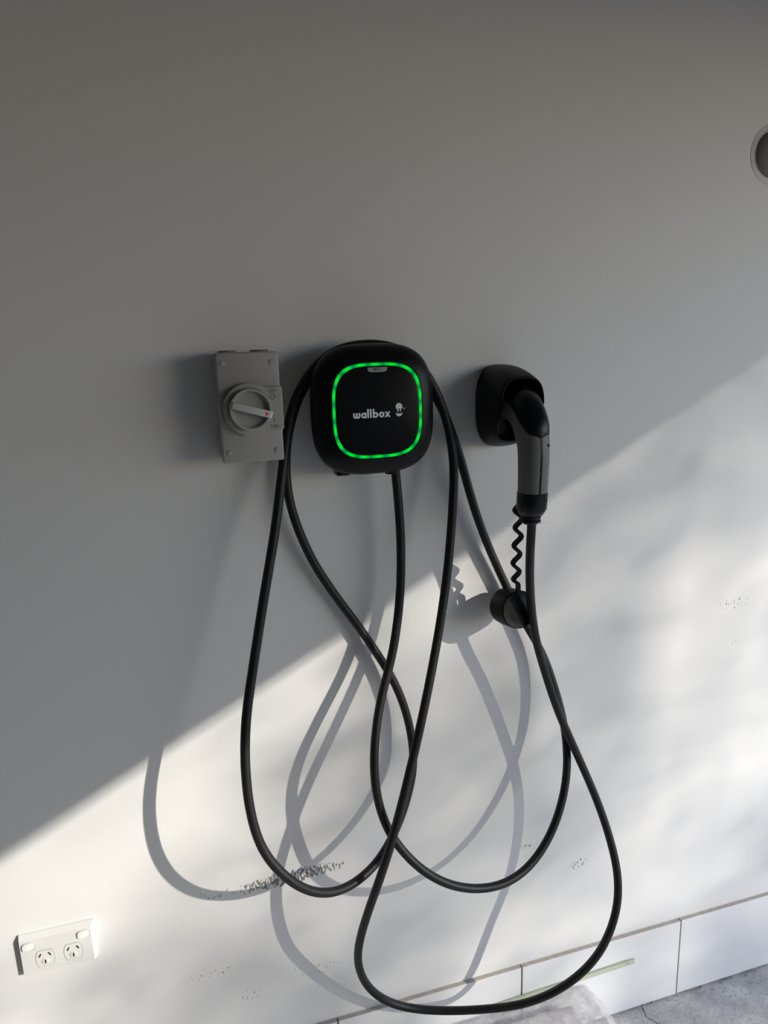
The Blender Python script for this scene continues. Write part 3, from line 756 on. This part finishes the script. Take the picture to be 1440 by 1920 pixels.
for sx in (-1, 1):
    for sz in (-1, 1):
        il(cyl('lid_screw', (ICX + sx * 0.0355, -0.0697, ICZ + sz * 0.0650), (0, -1, 0), 0.0040, 0.0016, M['iso'], iso, 20, 0.0007))
# raised dial plate: circle with a tab to the right
DCX, DCZ, DR = 0.1062, 1.4128, 0.0385
TABX = IX1 + 0.0008
plate = []
a0 = math.degrees(math.asin(0.0320 / DR))
plate += [(TABX - 0.002, DCZ - 0.0320), (TABX, DCZ - 0.0300), (TABX, DCZ + 0.0300), (TABX - 0.002, DCZ + 0.0320)]
for a in range(0, 49):
    t = math.radians(a0 + (360 - 2 * a0) * a / 48); plate.append((DCX + DR * math.cos(t), DCZ + DR * math.sin(t)))
pl = prism('dial_plate', plate, -0.0690, -0.0815, M['iso'], iso); il(pl)
bv = pl.modifiers.new('bevel', 'BEVEL'); bv.width = 0.0012; bv.segments = 2; bv.limit_method = 'ANGLE'; bv.angle_limit = math.radians(40)
DP = -0.0815
def disc_loft(name, prof_, mat, parent):
    rings = [[(DCX + r_ * math.cos(2 * math.pi * a / 56), y, DCZ + r_ * math.sin(2 * math.pi * a / 56)) for a in range(56)] for r_, y in prof_]
    V, F = loft(rings); return il(pydata(name, V, F, mat, parent, 30))
disc_loft('dial_groove', [(0.0312, DP + 0.001), (0.0312, DP - 0.0004), (0.0305, DP - 0.0004), (0.0305, DP + 0.001)], M['print_dark'], iso)
rot = disc_loft('rotary_dial', [(0.0304, DP + 0.001), (0.0304, DP - 0.0086), (0.0298, DP - 0.0094), (0.0275, DP - 0.0094), (0.0266, DP - 0.0084), (0.0256, DP - 0.0022), (0.0236, DP - 0.0006), (0.0180, DP - 0.0003)], M['iso'], iso)
# lever bar lying across the dial
ang = math.radians(-16.5)
def bar_pt(u, v, y): return (DCX + u * math.cos(ang) - v * math.sin(ang), y, DCZ + u * math.sin(ang) + v * math.cos(ang))
def bar(name, u0, u1, hv, y0, y1, mat, bevel=0.0):
    b = box_bm((u0, y1, -hv), (u1, y0, hv), bevel)
    for v in b.verts: v.co = Vector(bar_pt(v.co.x, v.co.z, v.co.y))
    return il(from_bm(name, b, mat, iso, 35))
LY0, LY1 = DP - 0.0001, DP - 0.0150
bar('lever', -0.0272, 0.0272, 0.0050, LY0, LY1, M['iso_bar'], 0.0006)
bar('lever_end', -0.0318, -0.0271, 0.0045, LY0 - 0.0095, LY1 + 0.0004, M['iso_dark'], 0.0006)
bar('lever_tip', 0.0271, 0.0312, 0.0047, LY0 - 0.0095, LY1 + 0.0003, M['iso_tip'], 0.0006)
tri = [bar_pt(0.0262, 0.0, 0), bar_pt(0.0215, 0.0032, 0), bar_pt(0.0215, -0.0032, 0)]
il(prism('red_arrow', [(p[0], p[2]) for p in tri], LY1 + 0.0002, LY1 - 0.0003, M['red'], iso))
il(text_mesh('off_lettering', 'OFF', 0.0074, (DCX + 0.0335, DP - 0.0002, DCZ + 0.0255), M['print_dark'], iso, 0.0002))
il(text_mesh('on_lettering', 'ON', 0.0074, (DCX + 0.0345, DP - 0.0002, DCZ - 0.0265), M['print_dark'], iso, 0.0002))
il(text_mesh('on_bar', 'I', 0.0085, (DCX + 0.0338, DP - 0.0002, DCZ - 0.0175), M['print_dark'], iso, 0.0002, 0.0002))
oc = superellipse(0.0040, 0.0040, 2, 28, DCX + 0.0335, DCZ + 0.0170); oi = superellipse(0.0031, 0.0031, 2, 28, DCX + 0.0335, DCZ + 0.0170)
il(prism('off_circle', oc, DP + 0.0001, DP - 0.0004, M['print_dark'], iso, hole=oi))

# ------------------------------------------------------------------ double power point
SX0, SX1, SZ0, SZ1 = -0.3310, -0.2140, 0.4830, 0.5575
so = empty('power_outlet', ((SX0 + SX1) / 2, 0, (SZ0 + SZ1) / 2))
tag(so, 'white double power outlet with two rocker switches low on the wall', 'power outlet')
def sl(o): return local(o, so)
SD = 0.0105
o4 = lambda x0, x1, z0, z1, y: [(x0, y, z0), (x1, y, z0), (x1, y, z1), (x0, y, z1)]
V, F = loft([o4(SX0, SX1, SZ0, SZ1, 0.0), o4(SX0, SX1, SZ0, SZ1, -0.0035), o4(SX0 + 0.0012, SX1 - 0.0050, SZ0 + 0.0010, SZ1 - 0.0075, -SD)])
sl(pydata('cover_plate', V, F, M['socket'], so))
SY = -SD
def pill(cx, cz, hw, hh): return superellipse(hw, hh, 3.2, 32, cx, cz)
for cx, cz in ((SX0 + 0.0145, SZ1 - 0.0190), (SX1 - 0.0170, SZ1 - 0.0190)):
    sl(prism('switch_gap', pill(cx, cz, 0.0106, 0.0079), SY + 0.0005, SY - 0.0002, M['slot_grey'], so))
    sl(prism('switch_surround', pill(cx, cz, 0.0112, 0.0085), SY + 0.0005, SY - 0.0005, M['socket'], so, hole=pill(cx, cz, 0.0106, 0.0079)))
    A = pill(cx, cz, 0.0098, 0.0071); B_ = pill(cx, cz, 0.0092, 0.0066)
    V, F = loft([[(x, SY + 0.0005, z) for x, z in A], [(x, SY - 0.0012 - 0.0008 * (cx - x) / 0.0098, z) for x, z in A], [(x, SY - 0.0018 - 0.0010 * (cx - x) / 0.0098, z) for x, z in B_]])
    sl(pydata('rocker_switch', V, F, M['socket'], so, 40))
for cx, cz in ((SX0 + 0.0370, SZ0 + 0.0268), (SX0 + 0.0810, SZ0 + 0.0268)):
    def barrel(g):
        right_ = [(0.0104 + g + 0.0040 * (1 - (z / 0.0152) ** 2), z * (1 + g / 0.0152)) for z in [-0.0152 + 0.0304 * i / 12 for i in range(13)]]
        return [(cx + x, cz + z) for x, z in right_] + [(cx - x, cz + z) for x, z in right_[::-1]]
    oc = barrel(0.0)
    fc = sl(prism('outlet_face', oc, SY + 0.0005, SY - 0.0006, M['socket'], so))
    sl(prism('outlet_outline', barrel(0.0006), SY + 0.0004, SY - 0.0003, M['slot_grey'], so, hole=oc))
    sl(cyl('earth_boss', (cx, SY - 0.0003, cz - 0.0060), (0, -1, 0), 0.0062, 0.0011, M['socket'], fc, 28, 0.0006))
    for dx, dz, a in ((-0.0075, 0.0068, -30), (0.0075, 0.0068, 30), (0.0, -0.0060, 0)):
        t = math.radians(a)
        pts_ = []
        for u, v in ((-0.0011, -0.0036), (0.0011, -0.0036), (0.0011, 0.0036), (-0.0011, 0.0036)):
            pts_.append((cx + dx + u * math.cos(t) - v * math.sin(t), cz + dz + u * math.sin(t) + v * math.cos(t)))
        sl(prism('pin_slot', pts_, SY, SY - (0.0017 if dz < 0 else 0.0009), M['slot'], fc))

# ------------------------------------------------------------------ round fitting at the right edge
kn = empty('wall_fixture', (1.088, 0, 1.8165))  # guessed form: low brown dome on a thin disc
tag(kn, 'round dark brown fixture with a thin grey disc high on the right of the wall', 'round_fixture')
o = cyl('rim_disc', (1.088, 0, 1.8165), (0, -1, 0), 0.0520, 0.0007, M['rim_disc'], kn, 48, 0.0004); local(o, kn)
rings = []
for a in range(0, 86, 12):
    t = math.radians(a)
    rings.append([(1.088 + 0.041 * math.cos(t) * math.cos(b * math.pi / 24), -0.0005 - 0.014 * math.sin(t), 1.8165 + 0.041 * math.cos(t) * math.sin(b * math.pi / 24)) for b in range(48)])
V, F = loft(rings)
local(pydata('round_fixture', V, F, M['round_fixture'], kn, 60), kn)

# ------------------------------------------------------------------ pale green strip leaning on the tiles
A, B = Vector((0.520, -0.0125, 0.1270)), Vector((0.8765, -0.0125, 0.1375))
d = (B - A).normalized(); nrm = Vector((0, -1, 0.0)); upv = nrm.cross(d)
if upv.z < 0: upv = -upv
gs = empty('plastic_strip', (0.69, -0.014, 0.14))
tag(gs, 'thin pale green plastic strip lying against the skirting tiles behind the bag', 'plastic strip')
def strip_part(name, sec, c0, c1, mat):
    rings = [[P_ + upv * u + nrm * v for u, v in sec] for P_ in (c0, c1)]
    V, F = loft(rings); o = pydata(name, V, F, mat, gs); return local(o, gs)
strip_part('flange', [(-0.0068, -0.001), (-0.0068, 0.0008), (0.0053, 0.0008), (0.0053, -0.001)], A, B, M['strip'])
strip_part('lip', [(0.0051, -0.001), (0.0051, 0.0030), (0.0068, 0.0030), (0.0068, -0.001)], A, B - d * 0.012, M['strip'])
o = cyl('screw_hole', B - d * 0.018 + nrm * 0.0006, nrm, 0.0013, 0.0004, M['slot'], gs, 12); local(o, gs)

# ------------------------------------------------------------------ crumpled clear bag on the floor against the tiles
bag = empty('plastic_bag', (0.62, -0.14, 0))
tag(bag, 'crumpled clear plastic bag of pale packing on the floor under the cable', 'plastic bag')
def lumpy(name, lo, hi, amp, sc, mat, seed, cuts=26):
    b = box_bm(lo, hi, 0.020, 3)
    bmesh.ops.subdivide_edges(b, edges=[e for e in b.edges if e.calc_length() > 0.02], cuts=cuts, use_grid_fill=True)
    for v in b.verts:
        p = v.co.copy(); q_ = Vector((p.x * sc + seed, p.y * sc, p.z * sc))
        h = noise.noise(q_) + 0.6 * (1 - 2 * abs(noise.noise(q_ * 2.1))) * 0.8 + 0.35 * (1 - 2 * abs(noise.noise(q_ * 4.7))) + 0.08 * (1 - 2 * abs(noise.noise(q_ * 9.5)))
        c = Vector(((lo[0] + hi[0]) / 2, (lo[1] + hi[1]) / 2, (lo[2] + hi[2]) / 2))
        dirv = Vector(((p.x - c.x) / (hi[0] - lo[0]), (p.y - c.y) / (hi[1] - lo[1]), (p.z - c.z) / (hi[2] - lo[2])))
        kx = min(1.0, max(0.0, ((p.x - lo[0]) / (hi[0] - lo[0]) - 0.62) / 0.3))
        dirv = dirv.normalized() * (h * amp * (0.40 + 0.75 * kx))
        v.co += dirv
        k = (v.co.x - lo[0]) / (hi[0] - lo[0])
        if v.co.z > 0.02: v.co.x -= 0.045 * max(0, k - 0.6) / 0.4 * (v.co.z / 0.13)
        v.co.z = max(0.0005, v.co.z)
        v.co.y = min(-T_D - 0.003, v.co.y)
    o = from_bm(name, b, mat, bag, 60); return local(o, bag)
lumpy('contents', (0.400, -0.26, 0.002), (0.745, -0.030, 0.106), 0.0035, 7, M['contents'], 3.1, 16)
lumpy('film', (0.375, -0.285, 0.001), (0.800, -0.016, 0.124), 0.013, 10, M['film'], 7.7, 70)

# ------------------------------------------------------------------ unseen tree outside, leaves laid out to dapple the sun
rt = random.Random(21)
TD = 8.0
def sun_pt(x, z, t): return Vector((x + 1.1 * t, -t, z + 0.572 * t))
trunk_x, trunk_y = 11.6, -8.2
tree = empty('tree', (trunk_x, trunk_y, -0.02))
tag(tree, 'unseen leafy tree outside the garage doorway, leaves placed to shade the wall', 'tree')
V, F = tube(catmull([(trunk_x, trunk_y, -0.05), (trunk_x + 0.1, trunk_y, 1.6), (trunk_x - 0.05, trunk_y + 0.1, 3.2), (trunk_x, trunk_y, 5.0), (trunk_x - 0.1, trunk_y + 0.1, 7.4)], 6), [0.16 - 0.005 * i for i in range(25)], 12)
local(pydata('trunk', V, F, M['bark'], tree, 60), tree)
# share of sun the leaves are laid out to pass, at wall points (x, z, share)
SHADE = [(-0.299, 0.706, 0.99), (-0.179, 0.675, 0.99), (-0.227, 0.625, 0.99), (-0.307, 0.585, 0.99), (-0.148, 0.561, 0.97), (-0.042, 0.746, 0.99), (0.039, 0.62, 0.95), (-0.328, 0.418, 0.93), (-0.208, 0.412, 0.75), (-0.094, 0.374, 0.5), (0.023, 0.396, 0.42), (0.098, 0.49, 0.5), (0.192, 0.748, 0.55), (0.161, 0.88, 0.9), (0.28, 0.962, 0.85), (0.403, 1.026, 0.88), (0.475, 1.067, 0.85), (0.338, 0.88, 0.5), (0.453, 0.86, 0.42), (0.451, 0.692, 0.32), (0.288, 0.614, 0.4), (0.45, 0.563, 0.33), (0.62, 0.831, 0.4), (0.734, 0.925, 0.45), (0.616, 1.05, 0.3), (0.749, 1.139, 0.2), (0.85, 1.02, 0.45), (0.806, 0.678, 0.35), (0.75, 0.503, 0.42), (0.96, 1.226, 0.4), (0.968, 1.117, 0.5), (0.869, 1.315, 0.25), (1.099, 1.363, 0.32), (1.088, 1.215, 0.45), (1.111, 0.987, 0.86), (1.059, 0.815, 0.86), (0.971, 0.745, 0.8), (0.914, 0.593, 0.7), (1.088, 0.489, 0.75), (1.193, 0.6, 0.8), (0.889, 0.348, 0.8), (1.073, 0.327, 0.7), (0.628, 0.34, 0.7), (0.707, 0.236, 0.75), (0.506, 0.27, 0.75), (0.369, 0.414, 0.4), (0.278, 0.34, 0.35), (0.125, 0.264, 0.35), (0.297, 0.245, 0.5), (1.233, 0.227, 0.4), (1.088, 0.15, 0.35), (1.254, 0.04, 0.3), (0.906, 0.044, 0.4), (0.802, 0.179, 0.75), (0.506, 0.149, 0.75), (0.698, 0.07, 0.7), (1.061, -0.069, 0.35), (-0.6, 0.8, 0.6), (-0.7, 0.3, 0.5), (-0.5, 1.5, 0.4), (0.0, 1.7, 0.35), (0.6, 1.8, 0.3), (1.2, 1.9, 0.35), (1.7, 1.5, 0.4), (1.7, 0.8, 0.5), (1.7, 0.2, 0.4), (0.4, 2.2, 0.35)]
def density(x, z):
    """optical depth of the foliage between the sun and the wall point"""
    a = b = 0.0
    for px, pz, t in SHADE:
        w = 1.0 / (0.0006 + (x - px) ** 2 + (z - pz) ** 2) ** 1.5
        a += w * -math.log(t); b += w
    return a / b
V, F = [], []
def leaf(c, s):
    e = Matrix.Rotation(rt.uniform(0, 6.28), 3, 'Z') @ Matrix.Rotation(rt.uniform(-1.1, 1.1), 3, 'X')
    n = len(V)
    for q_ in ((-1.6 * s, 0, 0), (0, -0.7 * s, 0.15 * s), (1.7 * s, 0, -0.2 * s), (0, 0.7 * s, 0.15 * s)): V.append(c + e @ Vector(q_))
    F.append((n, n + 1, n + 2)); F.append((n, n + 2, n + 3))
X0, X1, Z0, Z1, DMAX, PER_M2 = -0.8, 1.9, -0.1, 2.3, 1.8, 2300
for _ in range(int((X1 - X0) * (Z1 - Z0) * DMAX * PER_M2)):
    x, z = rt.uniform(X0, X1), rt.uniform(Z0, Z1)
    if rt.random() * DMAX < density(x, z):
        leaf(sun_pt(x, z, TD + rt.uniform(-0.6, 0.9)), rt.uniform(0.015, 0.027))  # leaves set along the sun rays to give the wanted shade
lf = local(pydata('shade_foliage', V, F, M['leaf'], tree), tree); lf['kind'] = 'stuff'
for cx, cz in ((0.5, 0.7), (0.3, 0.35), (0.8, 1.15), (1.0, 0.2), (0.6, 1.8), (1.6, 1.2), (-0.5, 1.6), (1.3, 2.1)):
    c = sun_pt(cx, cz, TD + 0.2)
    st = Vector((trunk_x, trunk_y, 7.0))
    V2, F2 = tube(catmull([st, Vector((c.x + 0.4, c.y, 7.2)), Vector((c.x + 0.1, c.y, (c.z + 7.0) / 2)), c], 6), [0.035 - 0.0017 * i for i in range(19)], 8)
    local(pydata('branch', V2, F2, M['bark'], tree, 60), tree)
